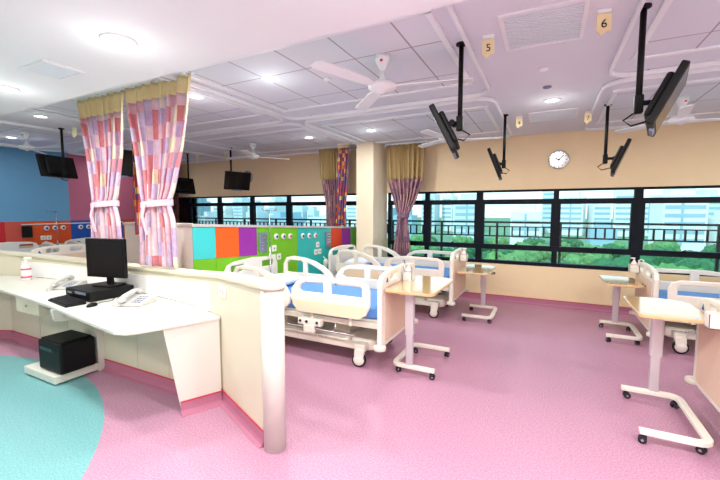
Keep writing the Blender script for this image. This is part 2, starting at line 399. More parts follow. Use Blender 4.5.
F = [(-3.12, -.57), (.45, 3.1), (-5.7, -3.2), (-9.2, -6.75)]
nm = ['over the bed beside the nurse desk', 'at the near right', 'behind the hanging patchwork curtains', 'in front of the blue wall']
nm2 = ['over the bed before the column', 'at the right by the windows', 'over the far bay left of the coloured partition', 'in front of the pink wall']
for i, (a, b_) in enumerate(F):
    coffer(a, b_, 2.0, 4.19, 2.34, 3.81); coffer(a, b_, 4.34, 6.72, 4.75, 6.3)
    track(a, b_, 1.98, 4.19, 'white rounded ceiling curtain track ' + nm[i]); track(a, b_, 4.34, 6.72, 'white rounded ceiling curtain track ' + nm2[i])

# ---------------------------------------------------------------- downlights
def downlight(x, y, z, label, power=LAMP):
    t = thing('downlight', label, 'ceiling light', (x, y, z))
    m = MB(); m.lathe([(.062, 0), (.095, 0), (.097, -.006), (.09, -.012), (.072, -.014), (.062, -.006)], 28); m.build('bezel', 'trim', t)
    m = MB(); m.lathe([(.066, -.004), (.066, -.0075), (.03, -.0085)], 28); m.build('lens', 'glow', t)
    L = bpy.data.lights.new('lamp', 'AREA'); L.shape = 'DISK'; L.size = .13; L.energy = power; L.color = (1, .99, .95)
    o = bpy.data.objects.new('lamp', L); link(o, t); o.location = (0, 0, -.02)
    L = bpy.data.lights.new('ceiling_fill', 'POINT'); L.shadow_soft_size = .06; L.energy = power*.07; L.color = (1, .985, .96)  # extra point light added below the lens to brighten the ceiling
    o = bpy.data.objects.new('ceiling_fill', L); link(o, t); o.location = (0, 0, -.22)
DL = [(0, 4.83, CZ, 'round downlight in the smooth middle ceiling strip before the wall clock', .9), (-2.37, 2.85, CZ, 'round downlight left of the large ceiling fan', 1),
 (-2.5, 5.35, CZ, 'round downlight in front of the window column', .75), (-3.68, 5.38, CZ, 'round downlight above the coloured partition', .4),
 (-3.47, 2.92, CZ, 'round downlight just right of the big patchwork curtain', .8), (-6.03, 2.6, CZ, 'round downlight at the edge of the lowered ceiling, left', .3),
 (-8.21, 3.1, CZ, 'round downlight close to the blue wall', .45), (-2.3, 1.4, SZ, 'big round downlight in the lowered ceiling above the desk', 1.1), (-4.02, 1.5, SZ, 'round downlight at the left picture edge in the lowered ceiling', 1.1),
 (-8.6, 5.35, CZ, 'small round downlight near the pink wall', .3)]
for x, y, z, l, p in DL: downlight(x, y, z, l, LAMP*p)
# unseen downlights added outside the frame to brighten the room
hid = [(-.6, 1.3, SZ), (1.2, 1.3, SZ), (2.8, 1.3, SZ), (-5.8, 1.3, SZ), (-2.3, -.6, SZ), (0, -.6, SZ), (1.8, -.6, SZ), (-4.4, -.6, SZ), (2.4, 2.9, CZ), (2.6, 5.3, CZ)]
HL = 'unseen round ceiling downlight added outside the view to brighten the room'
for x, y, z in hid:
    downlight(x, y, z, HL, LAMP*((1.55 if x > -3 else .8) if y < 2 else .6))
for o in C.objects:
    if o.get('label') == HL: o['group'] = 'unseen downlights added for brightness'

# ---------------------------------------------------------------- ceiling diffusers, small ceiling things
def diffuser(x0, x1, y0, y1, z, label):
    cx, cy = (x0+x1)/2, (y0+y1)/2; w_, d_ = (x1-x0)/2, (y1-y0)/2
    t = thing('air_vent', label, 'air vent', (cx, cy, z))
    m = MB()
    for a, b_, c_, e in ((-w_, w_, -d_, -d_+.025), (-w_, w_, d_-.025, d_), (-w_, -w_+.025, -d_+.025, d_-.025), (w_-.025, w_, -d_+.025, d_-.025)): m.box(a, b_, c_, e, -.012, 0)
    m.build('frame', 'trim', t)
    m = MB(); nb = 16
    for i in range(nb):
        yy = -d_+.04+i*(2*d_-.08)/(nb-1); m.box(-w_+.02, w_-.02, yy-.011, yy+.011, -.009, -.005, rot=(R(8), 0, 0))
    m.box(-w_+.02, w_-.02, -d_+.02, d_-.02, -.004, -.001)
    m.build('louvre', 'louvre', t)
diffuser(-.33, .18, 2.62, 3.2, CZ, 'large square louvred air vent in the middle ceiling strip')
diffuser(-.27, .3, 5.32, 5.85, CZ, 'louvred air vent near the window wall above the clock')
diffuser(-3.36, -3.04, 1.34, 1.6, SZ, 'small grey air vent in the lowered white ceiling')
diffuser(1.1, 1.75, 3.2, 3.32, CZ-.006, 'slim air vent in the ceiling tiles at upper right')
for (x, y, l) in ((-.08, 3.75, 'small flush ceiling sensor behind the large vent'), (-1.9, 3.1, 'flush ceiling sensor among the tiles left of the large fan'), (-.05, 4.3, 'dark ceiling sensor in front of the middle downlight')):
    zz = CZ-.006 if x < -1 else CZ
    m = MB(); m.lathe([(.04, 0), (.042, -.008), (.025, -.018), (.005, -.02)], 20); tag(m.build('smoke_detector', 'grey' if y > 4 else 'trim', loc=(x, y, zz)), l, 'smoke detector')

def bed_sign(x, y, num, label):
    t = thing('bed_number_sign', label, 'sign', (x, y, CZ), R(12)); t.scale = (.72,)*3
    m = MB(); m.box(-.055, .055, -.012, .012, -.03, 0, bev=.004); m.cyl((-.03, 0, -.055), (-.03, 0, -.03), .004, n=8); m.cyl((.03, 0, -.055), (.03, 0, -.03), .004, n=8); m.build('holder', 'trim', t)
    m = MB(); m.prism([(-.056, -.04), (.056, -.04), (.056, -.185), (.02, -.185), (-.02, -.225), (-.045, -.185), (-.056, -.185)][::-1], -.004, .004, 'y'); m.build('tag', 'yellow', t)
    if num: textobj('number', num, .1, 'ink', t, (0, -.0055, -.125), (R(90), 0, 0))
bed_sign(-.42, 2.87, '5', 'yellow ceiling sign reading 5, left of the large air vent'); bed_sign(.27, 2.83, '6', 'yellow ceiling sign reading 6, right of the large air vent')
bed_sign(-.38, 5.45, '4', 'small yellow ceiling sign reading 4 beside the far left screen'); bed_sign(.41, 5.55, '7', 'small yellow ceiling sign reading 7 beside the far right screen')
bed_sign(-6.38, 3.16, '', 'yellow sign beside the left patchwork curtain'); bed_sign(-7.12, 5.97, '', 'yellow sign hanging left of the back screen'); bed_sign(-6.2, 5.94, '', 'yellow sign hanging right behind the back screen pole')

# ---------------------------------------------------------------- ceiling fans
def make_fan(x, y, rz, label):
    t = thing('ceiling_fan', label, 'ceiling fan', (x, y, CZ-.006), rz, 'white three-blade ceiling fans')
    m = MB(); m.lathe([(.01, 0), (.062, 0), (.06, -.04), (.03, -.1), (.012, -.12)], 24); m.build('canopy', 'trim', t)
    m = MB(); m.cyl((0, 0, -.21), (0, 0, -.1), .011, n=12); m.lathe([(.012, -.13), (.03, -.18), (.045, -.205), (.02, -.21)], 20); m.build('downrod', 'trim', t)
    m = MB(); m.lathe([(.03, -.2), (.09, -.21), (.115, -.23), (.115, -.25), (.09, -.27), (.03, -.28), (.01, -.295)], 32); m.build('motor', 'trim', t)
    m = MB(); m.lathe([(.012, 0), (.012, -.003), (.004, -.004)], 16, mtx=Matrix.Translation((.0, -.058, -.05)) @ Matrix.Rotation(R(90), 4, 'X')); m.build('indicator', 'redmark', t)
    for i in range(3):
        a = 2*PI*i/3
        m = MB(); m.prism([(.1, -.025), (.24, -.05), (.67, -.06), (.70, -.04), (.70, .03), (.67, .05), (.24, .05), (.1, .025)], -.005, .005, 'z')
        bmesh.ops.rotate(m.bm, cent=(0, 0, 0), matrix=Euler((R(10), 0, 0)).to_matrix(), verts=m.bm.verts)
        m.build('blade', 'trim', t, loc=(0, 0, -.24), rot=(0, 0, a))
make_fan(-1.23, 2.85, R(12), 'large white ceiling fan with three blades, nearest one')
make_fan(1.28, 5.35, R(20), 'white ceiling fan behind the near right wall screen')
make_fan(-1.3, 5.3, R(20), 'white ceiling fan behind the near left screen, above the tied-back window curtain')
make_fan(-4.93, 5.38, R(60), 'small white ceiling fan above the coloured partition and round clock')
make_fan(-7.45, 3.0, R(20), 'faint white ceiling fan above the blue wall screen')

# ---------------------------------------------------------------- screens on ceiling poles
def make_tv(x, y, side, label, tilt=22, zc=2.25, twist=0, pole_to=2.12, hw=.3, hh=.195, off=.17):
    """side -1: screen faces -x, +1: faces +x"""
    t = thing('ceiling_television', label, 'television', (x, y, CZ))
    dz = pole_to-CZ
    m = MB(); m.lathe([(.04, 0), (.04, -.012), (.02, -.02)], 16); m.cyl((0, 0, dz), (0, 0, -.01), .0175, n=14); m.build('pole', 'black', t)
    m = MB(); m.box(-.024, .024, -.024, .024, dz, dz+.11, bev=.006); m.cyl((0, 0, dz+.06), (side*(off-.06), 0, dz+.06), .016, n=10); m.cyl((side*(off-.06), -.05, dz+.06), (side*(off-.06), .05, dz+.06), .022, n=10)
    m.build('bracket_arm', 'black', t)
    m = MB(); m.tube([(0, .02, dz+.02), (-side*.07, .03, dz-.03), (-side*.03, .02, dz-.07), (side*.06, 0, dz-.05), (side*.1, 0, dz+.0)], .006, 8); m.build('cable', 'black', t)
    e = MB()
    e.box(-.02, .02, -hw, hw, -hh, hh, bev=.008); e.box(-.037*side-.02, -.037*side+.02, -.2, .2, -.13, .12, bev=.015)
    tv = e.build('screen_housing', 'black', t, loc=(side*off, 0, dz+.06+(zc-pole_to-.06)), rot=(0, side*R(tilt), R(twist)))
    p = MB(); p.box(side*.0195, side*.0215, -hw+.02, hw-.02, -hh+.025, hh-.02); p.build('display', 'screen', tv)
    p = MB(); p.box(side*.012-.01, side*.012+.01, -.1, .1, -hh-.015, -hh+.01, bev=.003); p.build('speaker_bar', 'grey', tv)
make_tv(-.62, 2.92, -1, 'black screen hanging nearly edge-on from a pole, nearer one left of the aisle', zc=2.19, pole_to=2.2, twist=9, off=.11, hw=.26, hh=.18, tilt=27)
make_tv(.48, 2.9, 1, 'largest black screen hanging edge-on from a pole at upper right', zc=2.25, tilt=25, pole_to=2.2, twist=-12, off=.14, hw=.24, hh=.175)
make_tv(-.54, 5.3, -1, 'small black screen on a pole left of the wall clock', zc=2.2, pole_to=2.15, twist=5, off=.11)
make_tv(.59, 5.33, 1, 'small black screen on a pole between the wall clock and the right windows', zc=2.2, pole_to=2.15, twist=-7, off=.15)
make_tv(-6.66, 3.12, -1, 'black screen on pole in front of the blue wall', zc=2.27, twist=14, tilt=14, hw=.28, hh=.17)
make_tv(-5.72, 5.6, 1, 'black screen on pole beside the small round clock', zc=2.18, twist=-14, tilt=12, hw=.28, hh=.18)
make_tv(-7.1, 5.7, -1, 'black screen partly behind the right patchwork curtain', zc=2.14, tilt=12, hw=.28, hh=.18)
make_tv(-5.35, 3.1, 1, 'black screen glimpsed between the two patchwork curtains', zc=2.24, tilt=12, hw=.28, hh=.18)

# ---------------------------------------------------------------- clocks
def clock(x, z, r, label):
    t = thing('wall_clock', label, 'clock', (x, WY, z))
    T = Matrix.Rotation(R(90), 4, 'X')
    m = MB(); m.lathe([(r*.86, .0), (r, 0), (r, .03), (r*.95, .04), (r*.88, .035), (r*.86, .015)], 36, mtx=T); m.build('rim', 'steel', t)
    m = MB(); m.lathe([(r*.88, 0), (r*.88, .012), (.001, .013)], 36, mtx=T)
    m.build('face', 'clockface', t)
    m = MB()
    for i in range(12):
        a = i*PI/6; q = r*.74; m.box(q*math.sin(a)-.004, q*math.sin(a)+.004, -.0165, -.014, q*math.cos(a)-.014, q*math.cos(a)+.014, rot=(0, a, 0))
    m.build('hour_mark', 'ink', t)
    for L, wd, a in ((r*.45, .007, R(300)), (r*.65, .005, R(45))):
        m = MB(); m.box(-wd, wd, -.02, -.017, -.015, L, rot=(0, a, 0), piv=(0, 0, 0)); m.build('hand', 'ink', t)
clock(.13, 2.41, .15, 'round white wall clock with steel rim above the middle window'); clock(-6.48, 2.39, .15, 'small round clock on the wall behind the back screen')

# ---------------------------------------------------------------- curtains
def curtain(label, x, y, prof, zhead, ztop, zbot, cloth, head, folds=8, amp=.035, tie=None, rz=0, group=None, L=1.6, tiem=None):
    """prof: list of (z, half-width, centre offset)"""
    t = thing('curtain', label, 'curtain', (x, y, 0), rz, group)
    def at(z):
        for (z0, w0, c0), (z1, w1, c1) in zip(prof, prof[1:]):
            if z0 >= z >= z1:
                u = (z0-z)/(z0-z1); return w0+(w1-w0)*u, c0+(c1-c0)*u
        return prof[-1][1:]
    def sheet(z0, z1, nm_, m_, off=0):
        nu, nv = folds*10, max(4, int((z0-z1)/.04)); bm = bmesh.new(); uvl = bm.loops.layers.uv.new('UVMap'); g = []
        for j in range(nv+1):
            z = z0+(z1-z0)*j/nv; w_, c_ = at(z); row = []
            sq = min(1, w_/prof[0][1])
            for i in range(nu+1):
                u = i/nu; ph = u*folds*2*PI
                a = amp*(1+.7*(1-sq))*(1+.3*math.sin(u*17+1))
                yy = a*math.sin(ph+.4*math.sin(z*3+u*9)) + (1-sq)*.05*math.sin(u*PI)*0
                xx = c_+(u*2-1)*w_+.012*math.sin(ph*2+z*2)
                row.append(bm.verts.new((xx, yy-off, z)))
            g.append(row)
        for j in range(nv):
            for i in range(nu):
                fc = bm.faces.new((g[j][i], g[j+1][i], g[j+1][i+1], g[j][i+1])); fc.smooth = True
                for lp, (a_, b_) in zip(fc.loops, ((i, j), (i, j+1), (i+1, j+1), (i+1, j))):
                    lp[uvl].uv = (a_/nu*L, (z0+(z1-z0)*b_/nv))
        me = bpy.data.meshes.new(nm_); bm.to_mesh(me); bm.free(); me.materials.append(M[m_])
        o = bpy.data.objects.new(nm_, me); link(o, t); md = o.modifiers.new('thickness', 'SOLIDIFY'); md.thickness = .004; return o
    sheet(ztop, zhead, 'mesh_heading', head); sheet(zhead, zbot, 'curtain_cloth', cloth)
    if tie:
        w_, c_ = at(tie); m = MB(); pts = []
        for i in range(24):
            a = 2*PI*i/24; pts.append((c_+(w_+.02)*math.cos(a), (amp*1.9+.02)*math.sin(a), tie+.015*math.cos(a)))
        m.tube(pts, 0, closed=True, sq=(.006, .03)); m.tube([(c_-w_*.3, -amp*1.9-.03, tie), (c_-w_*.35, -amp*2-.05, tie-.12), (c_-w_*.1, -amp*2-.04, tie-.3)], 0, sq=(.02, .006)); m.build('tieback', tiem or cloth, t)
    m = MB(); m.box(prof[0][2]-prof[0][1]-.02, prof[0][2]+prof[0][1]+.02, -.015, .015, ztop, min(ztop+.03, CZ-.001)); m.build('curtain_rail', 'trim', t)
M['tiecloth'] = mat('tie_cloth', (235, 190, 205), .8, noise=.15, nscale=30)
curtain('patchwork pink curtain tied back, left of the pair by the desk', -4.44, 2.44, [(2.84, .46, .03), (2.2, .34, .08), (1.76, .23, .05), (1.68, .2, .03), (1.5, .26, .03), (1.0, .30, .03)], 2.63, 2.83, 1.03, 'patch', 'mesh', amp=.03, tie=1.66, tiem='tiecloth', L=2.2)
curtain('wide patchwork pink curtain tied back, right of the pair by the desk', -3.45, 2.42, [(2.84, .52, .02), (2.5, .46, .02), (2.2, .38, .02), (1.8, .26, -.02), (1.66, .2, -.04), (1.5, .26, -.04), (1.0, .29, -.05)], 2.68, 2.83, 1.035, 'patch', 'mesh', amp=.03, tie=1.66, tiem='tiecloth', L=2.2)
curtain('narrow multicoloured curtain glimpsed behind the right patchwork curtain', -4.2, 2.69, [(2.8, .06, 0), (1.1, .055, 0)], 2.6, 2.80, 1.32, 'bright', 'mesh', folds=2, amp=.03, L=.6)
curtain('dark mauve curtain with tan heading left of the column', -3.86, 6.35, [(2.8, .25, 0), (2.3, .23, .02), (1.7, .14, .07), (1.25, .16, .08), (.5, .16, .08)], 2.2, 2.80, .1, 'mauve', 'mesh2', L=1.4)
curtain('bright orange and purple patterned curtain against the column', -3.42, 6.1, [(2.8, .12, .02), (2.3, .13, 0), (1.7, .1, -.04), (1.2, .12, -.08)], 2.74, 2.80, 1.31, 'bright', 'mesh', folds=4, L=.9)
curtain('mauve checked curtain gathered in the middle before the window', -2.36, 6.55, [(2.8, .38, 0), (2.15, .34, .0), (1.8, .22, 0), (1.48, .09, -.04), (1.3, .11, -.05), (.6, .2, -.06), (.3, .2, -.06)], 2.17, 2.80, .25, 'mauve', 'mesh2', tie=1.48, L=1.8)
curtain('dark brown curtain at the far left end of the windows', -8.85, 6.55, [(2.83, .32, 0), (.5, .25, 0)], 2.6, 2.83, .1, 'brown', 'brown', L=1.2)

# ---------------------------------------------------------------- coloured partition with medical outlets
PX = -3.45
pt = thing('headwall_partition', 'low partition wall with turquoise, orange, purple and green panels and outlets', 'partition', (PX, 2.8, 0))
def ptop(y): return 1.42-(y-2.8)*.048      # height of the coping above floor, falls towards the windows
m = MB()
m.prism([(0, 0), (WY-2.8-.003, 0), (WY-2.8-.003, ptop(WY)), (0, ptop(2.8))], -.14, -.012, 'x'); m.build('core', 'whitepanel', pt)
m = MB(); m.box(-1.22, -.141, -.0, .12, 0, 1.42); m.build('end_wall', 'whitepanel', pt)
m = MB(); m.prism([(-.015, ptop(2.8)), (WY-2.8-.004, ptop(WY)), (WY-2.8-.004, ptop(WY)+.03), (-.015, ptop(2.8)+.03)], -.155, .012, 'x'); m.box(-1.23, -.156, -.015, .135, 1.42, 1.45); m.build('coping', 'cap', pt)
def row(y): return 1.055-(y-2.8)*.057      # lower edge of the coloured band
def panel(y0, y1, col, low=None, label=None, lowlabel=None):
    g = .002
    m = MB(); zt0, zt1 = ptop(y0), ptop(y1)
    lo0, lo1 = (row(y0), row(y1)) if low else (.12, .12)
    m.prism([(y0-2.8+g, lo0), (y1-2.8-g, lo1), (y1-2.8-g, zt1-.002), (y0-2.8+g, zt0-.002)], -.012, 0, 'x'); o = m.build('color_panel', col, pt); o['label'] = label or (M[col].name.replace('_', ' '))
    if low:
        m = MB(); m.prism([(y0-2.8+g, .12), (y1-2.8-g, .12), (y1-2.8-g, lo1-.003), (y0-2.8+g, lo0-.003)], -.012, 0, 'x'); o = m.build('color_panel', low, pt); o['label'] = lowlabel or (M[low].name.replace('_', ' '))
panel(2.8, 3.11, 'turq', 'green'); panel(3.11, 3.48, 'orange', 'green'); panel(3.48, 3.80, 'purple', 'green')
panel(3.80, 4.7, 'green'); panel(4.7, 5.7, 'teal2'); panel(5.7, 6.1, 'red', 'teal2'); panel(6.1, 6.45, 'purple', 'teal2'); panel(6.45, 6.87, 'green', 'teal2')
def outlet(parent, x, y, z, col, rx=.044):
    T = Matrix.Translation((x, y, z)) @ Matrix.Rotation(R(90), 4, 'Y')
    m = MB(); m.lathe([(rx, 0), (rx, .015), (rx*.8, .022), (rx*.5, .022)], 20, mtx=T); o = m.build('gas_outlet', 'white', parent)
    m = MB(); m.lathe([(rx*.45, .02), (rx*.45, .03), (rx*.2, .034)], 14, mtx=T); m.build('valve', col, o)
def sockets(parent, x, y, z):
    m = MB(); m.box(x, x+.012, y-.045, y+.045, z-.045, z+.045, bev=.004); o = m.build('socket', 'white', parent)
    m = MB(); m.box(x+.012, x+.015, y-.012, y+.012, z-.012, z+.012); m.build('switch', 'grey', o)
PCOL = [('emblem', 0), ('emblem', 0), ('redmark', 0)]
for yy, cc in ((4.19, 'emblem'), (4.35, 'emblem'), (4.51, 'redmark'), (4.83, 'emblem'), (5.01, 'emblem'), (5.19, 'redmark')):
    outlet(pt, 0, yy-2.8, ptop(yy)-.13, cc)
def grille(y, w_):
    m = MB(); zz = ptop(y)-.2; m.box(0, .03, y-2.8-w_, y-2.8+w_, zz-.14, zz+.13, bev=.006); o = m.build('control_panel', 'grey', pt)
    m = MB()
    for i in range(5): m.box(.03, .034, y-2.8-w_*.75, y-2.8+w_*.75, zz-.1+i*.045, zz-.08+i*.045)
    m.build('grille', 'steel', o)
grille(3.9, .07); grille(5.58, .08)
for y, z in ((4.14, 1.06), (4.12, .93), (4.24, .93), (5.2, .9), (5.32, .9), (5.26, 1.02)): sockets(pt, 0, y-2.8, z)
m = MB(); m.lathe([(.04, 0), (.045, .1), (.035, .12), (.02, .14)], 16, mtx=Matrix.Translation((.06, 2.62, .62))); m.cyl((.06, 2.62, .76), (.01, 2.62, .8), .01, n=8); m.build('suction_jar', 'white', pt)

# medical strip of the far left wall
lt = thing('medical_rail', 'row of outlets on the orange and blue band of the left wall', 'medical outlets', (X0, 3.6, 0))
m = MB(); m.box(.001, .012, 0, 2.0, 1.30, 1.32, bev=.003); m.build('backing', 'white', lt)
for y in (4.02, 4.17, 4.32, 4.66, 4.82, 4.98): outlet(lt, .001, y-3.6, 1.22, 'emblem', .05)
for y in (3.95, 4.05): sockets(lt, .001, y-3.6, 1.02)
m = MB(); m.box(0.001, .06, .0, .16, 1.05, 1.28, bev=.01); m.build('control_panel', 'black', lt)

# ---------------------------------------------------------------- hospital beds
def blocks_rail(kind, near):
    """outline and holes of a side rail in (x, z) about its lower head-side corner, length L"""
def make_bed(label, x, y, rz, headw=.92, L=2.06, dz=0):
    """origin at floor under the middle of the bed, head at -x"""
    t = thing('hospital_bed', label, 'hospital bed', (x, y, 0), rz, 'white hospital beds')
    h, W = L/2, headw/2
    # chassis
    m = MB()
    for s in (-1, 1): m.box(-h+.3, h-.3, s*(W-.12)-.03, s*(W-.12)+.03, .17, .24, bev=.01)
    m.box(-h+.22, -h+.34, -W+.06, W-.06, .16, .24, bev=.015); m.box(h-.34, h-.22, -W+.06, W-.06, .16, .24, bev=.015)
    m.build('chassis', 'frame', t)
    m = MB(); m.prism(rrect(-h+.45, h-.45, -W+.1, W-.1, .06), .165, .26, 'z', bev=.012); m.build('base_cover', 'bedwhite', t)
    # lifting columns
    for xx in (-.42, .42):
        m = MB(); m.prism([(-.1, .24), (.1, .24), (.06, .44), (-.06, .44)], -.16, .16, 'y'); 
        m.box(-.13, .13, -.2, .2, .40, .45, bev=.01); m.build('lift_column', 'frame', t, loc=(xx, 0, 0))
    # deck
    m = MB()
    for s in (-1, 1): m.box(-h+.06, h-.06, s*(W-.06)-.02, s*(W-.06)+.02, .43, .49, bev=.008)
    for i in range(9):
        xx = -h+.12+i*(L-.24)/8; m.box(xx-.02, xx+.02, -W+.05, W-.05, .44, .475)
    m.build('deck_frame', 'frame', t)
    m = MB(); m.box(-h+.08, h-.08, -W+.07, W-.07, .49, .515, bev=.006); m.build('deck', 'bedwhite', t)
    m = MB(); m.box(-h+.1, h-.07, -W+.05, W-.05, .515, .65, bev=.045, seg=4); m.build('mattress', 'blue', t)
    # under-deck linkage and control box seen below the near rails
    for s in (-1, 1):
        m = MB(); m.box(.05, .34, s*(W-.01)-.035, s*(W-.01)+.035, .38, .46, bev=.015); m.box(.12, .26, s*(W)-.03, s*(W)+.03, .30, .4, bev=.02); o = m.build('control_box', 'bedwhite', t)
        m = MB()
        for q in (.09, .17, .3): m.cyl((q, s*(W+.024), .425), (q, s*(W+.036), .425), .014, n=12)
        m.build('knob', 'rubber', o)
        m = MB(); m.tube([(-h+.35, s*(W-.0), .36), (h-.3, s*(W-.0), .345)], .012, 8)
        for q in (-.5, -.2, .5): m.cyl((q, s*(W-.0), .35), (q, s*(W-.02), .44), .009, n=8)
        m.build('accessory_rail', 'steel', t)
    # side rails
    for s in (-1, 1):
        yy = s*(W+.015)
        # head half: low at the foot side, rising to a hump
        ol = [(-.86, .60), (-.85, .80), (-.80, .88), (-.68, .905), (-.5, .89), (-.34, .855), (-.2, .80), (-.09, .72), (-.04, .64), (-.05, .56), (-.12, .5), (-.74, .495), (-.82, .53)]
        h1 = [(-.79, .70), (-.79, .81), (-.75, .85), (-.56, .85), (-.53, .83), (-.53, .70)]; h2 = [(-.46, .70), (-.46, .83), (-.36, .795), (-.25, .745), (-.2, .70)]
        k_ = (L/2)/1.0
        sc = lambda P_: [(a*k_, .52+(b_-.495)*1.1) for a, b_ in P_]
        o = plate('side_rail', 'bedwhite', sc(ol), [sc(h1), sc(h2)], .034, .012, t, 'xz', (0, yy, 0))
        m = MB(); m.prism([(a*k_, b_) for a, b_ in ((-.8, .53), (-.14, .53), (-.1, .6), (-.14, .655), (-.82, .655))], yy-.02 if s < 0 else yy+.0185, yy-.0185 if s < 0 else yy+.02, 'y'); m.build('rail_panel', 'ivory', o, loc=(0, -yy, 0))
        ol = [(-.03, .62), (-.02, .72), (.04, .79), (.14, .835), (.3, .855), (.78, .85), (.86, .82), (.885, .76), (.88, .62), (.84, .54), (.75, .495), (.1, .495), (.02, .53)]
        h1 = [(.08, .72), (.1, .765), (.16, .79), (.37, .80), (.37, .70), (.1, .70)]; h2 = [(.46, .70), (.46, .805), (.78, .80), (.80, .78), (.80, .70)]
        o = plate('side_rail', 'bedwhite', sc(ol), [sc(h1), sc(h2)], .034, .012, t, 'xz', (0, yy, 0))
        m = MB(); m.prism([(a*k_, b_) for a, b_ in ((.06, .53), (.78, .53), (.85, .6), (.85, .655), (.0, .655), (.0, .6))], yy-.02 if s < 0 else yy+.0185, yy-.0185 if s < 0 else yy+.02, 'y'); m.build('rail_panel', 'ivory', o, loc=(0, -yy, 0))
        m = MB()
        for q in (-.6, -.3, .2, .65): m.box(q*k_-.02, q*k_+.02, s*(W-.03)-.02, s*(W-.03)+.035, .43, .56, bev=.008)
        m.build('rail_hinge', 'frame', t)
    # headboard and footboard
    ob = [(-W-.02, .45), (-W-.02, .86), (-W+.02, .93), (-W+.12, .965), (0, .985), (W-.12, .965), (W-.02, .93), (W+.02, .86), (W+.02, .45)]
    hs = [rrect(-W+.07, -.16, .84, .92, .02, 3), rrect(.16, W-.07, .84, .92, .02, 3)]
    plate('headboard', 'bedwhite', ob, hs, .04, .012, t, 'yz', (-h+.02, 0, 0))
    of = [(-W-.03, .30), (-W-.03, .90), (-W+.01, .965), (-W+.1, .995), (-.15, 1.015), (.15, 1.015), (W-.1, .995), (W-.01, .965), (W+.03, .90), (W+.03, .30), (W-.03, .27), (-W+.03, .27)]
    hs = [rrect(-W+.2, -.08, .9, .965, .02, 3), rrect(.08, W-.2, .9, .965, .02, 3)]
    fb = plate('footboard', 'bedwhite', of, hs, .05, .016, t, 'yz', (h-.02, 0, 0))
    m = MB(); m.prism(rrect(-W+.06, W-.06, .32, .86, .03), .026, .031, 'x'); m.build('board_panel', 'peach', fb)
    for s in (-1, 1):
        m = MB(); m.box(.0255, .028, s*(W-.1)-.035, s*(W-.1)+.035, .89, .955); o = m.build('emblem', 'white', fb)
        m = MB(); m.prism([(s*(W-.1)-.028, .9), (s*(W-.1)+.028, .9), (s*(W-.1), .95)], .028, .0295, 'x'); m.build('emblem_mark', 'emblem', fb)
    for s in (-1, 1):
        m = MB(); m.cyl((h-.01, s*(W+.035), .26), (h-.01, s*(W+.035), .3), .06, n=20, bev=.008); m.build('bumper', 'frame', t)
    # casters
    for sx in (-1, 1):
        for s in (-1, 1):
            cx, cy = sx*(h-.28), s*(W-.08)
            m = MB(); m.cyl((0, 0, .13), (0, 0, .2), .025, n=12); m.prism([(-.05, .19), (.05, .19), (.045, .12), (.02, .06), (-.03, .06), (-.055, .12)], -.032, -.022, 'y', bev=.003); m.prism([(-.05, .19), (.05, .19), (.045, .12), (.02, .06), (-.03, .06), (-.055, .12)], .022, .032, 'y', bev=.003)
            m.box(-.05, .05, -.03, .03, .15, .2, bev=.012)
            o = m.build('caster', 'bedwhite', t, loc=(cx, cy, 0), rot=(0, 0, random.uniform(-.6, .6)))
            T = Matrix.Translation((-.01, 0, .075)) @ Matrix.Rotation(R(90), 4, 'X')
            m = MB(); m.lathe([(.055, -.018), (.067, -.02), (.075, -.012), (.075, .012), (.067, .02), (.055, .018)], 24, mtx=T); m.build('tyre', 'rubber', o)
            m = MB(); m.lathe([(.01, -.036), (.045, -.034), (.057, -.019), (.057, .019), (.045, .034), (.01, .036)], 24, mtx=T); m.build('wheel', 'bedwhite', o)
    # plastic cover over the foot-end axle
    m = MB(); m.prism(rrect(h-.46, h-.16, -W+.16, W-.16, .1), .14, .26, 'z', bev=.03); m.build('axle_cover', 'bedwhite', t)
    if dz:
        for ch in t.children:
            if ch.name.split('.')[0] not in ('chassis', 'base_cover', 'lift_column', 'caster', 'axle_cover'): ch.location.z += dz
    return t
bed1 = make_bed('white hospital bed with blue mattress nearest the nurse desk, below the green panel', -2.41, 3.68, 0)
def bed_copy(label, x, y, rz=0):
    c_ = copy_tree(bed1); c_.location = (x, y, 0); c_.rotation_euler.z = rz; c_['label'] = label; return c_
bed_copy('white hospital bed in the corner before the column and mauve curtain', -2.2, 5.72)
bed3 = make_bed('white hospital bed standing at right below the windows', 2.12, 5.6, PI, dz=-.07)
c_ = copy_tree(bed3); c_.location = (2.14, 3.36, 0); c_['label'] = 'white hospital bed cut by the right picture edge, with peach end board'
bed_copy('white hospital bed behind the counter at the blue and orange wall corner', -8.2, 4.7, 0)
bed_copy('white hospital bed behind the counter at the left picture edge', -8.3, 3.35, 0)
# pillows
def pillow(x, y, z, label, rz=0):
    bm = bmesh.new(); bmesh.ops.create_cube(bm, size=1); bmesh.ops.subdivide_edges(bm, edges=bm.edges[:], cuts=7, use_grid_fill=True)
    for v in bm.verts:
        u, q = v.co.x*2, v.co.y*2; th = (1-abs(u)**3)**.6*(1-abs(q)**3)**.6 if abs(u) < 1 and abs(q) < 1 else 0
        v.co = Vector((u*.2*(1-.06*q*q), q*.3*(1-.06*u*u), v.co.z*.13*(.12+.88*th)))
    for fc in bm.faces: fc.smooth = True
    me = bpy.data.meshes.new('pillow'); bm.to_mesh(me); bm.free(); me.materials.append(M['linen'])
    o = bpy.data.objects.new('pillow', me); link(o); o.location = (x, y, z); o.rotation_euler.z = rz; tag(o, label, 'pillow')
pillow(-3.0, 3.7, .72, 'white pillow on the bed nearest the nurse desk'); pillow(-2.85, 5.72, .72, 'white pillow on the bed before the column')
pillow(2.8, 5.6, .65, 'white pillow on the right bed below the windows'); pillow(2.8, 3.36, .65, 'white pillow on the bed cut by the right edge')

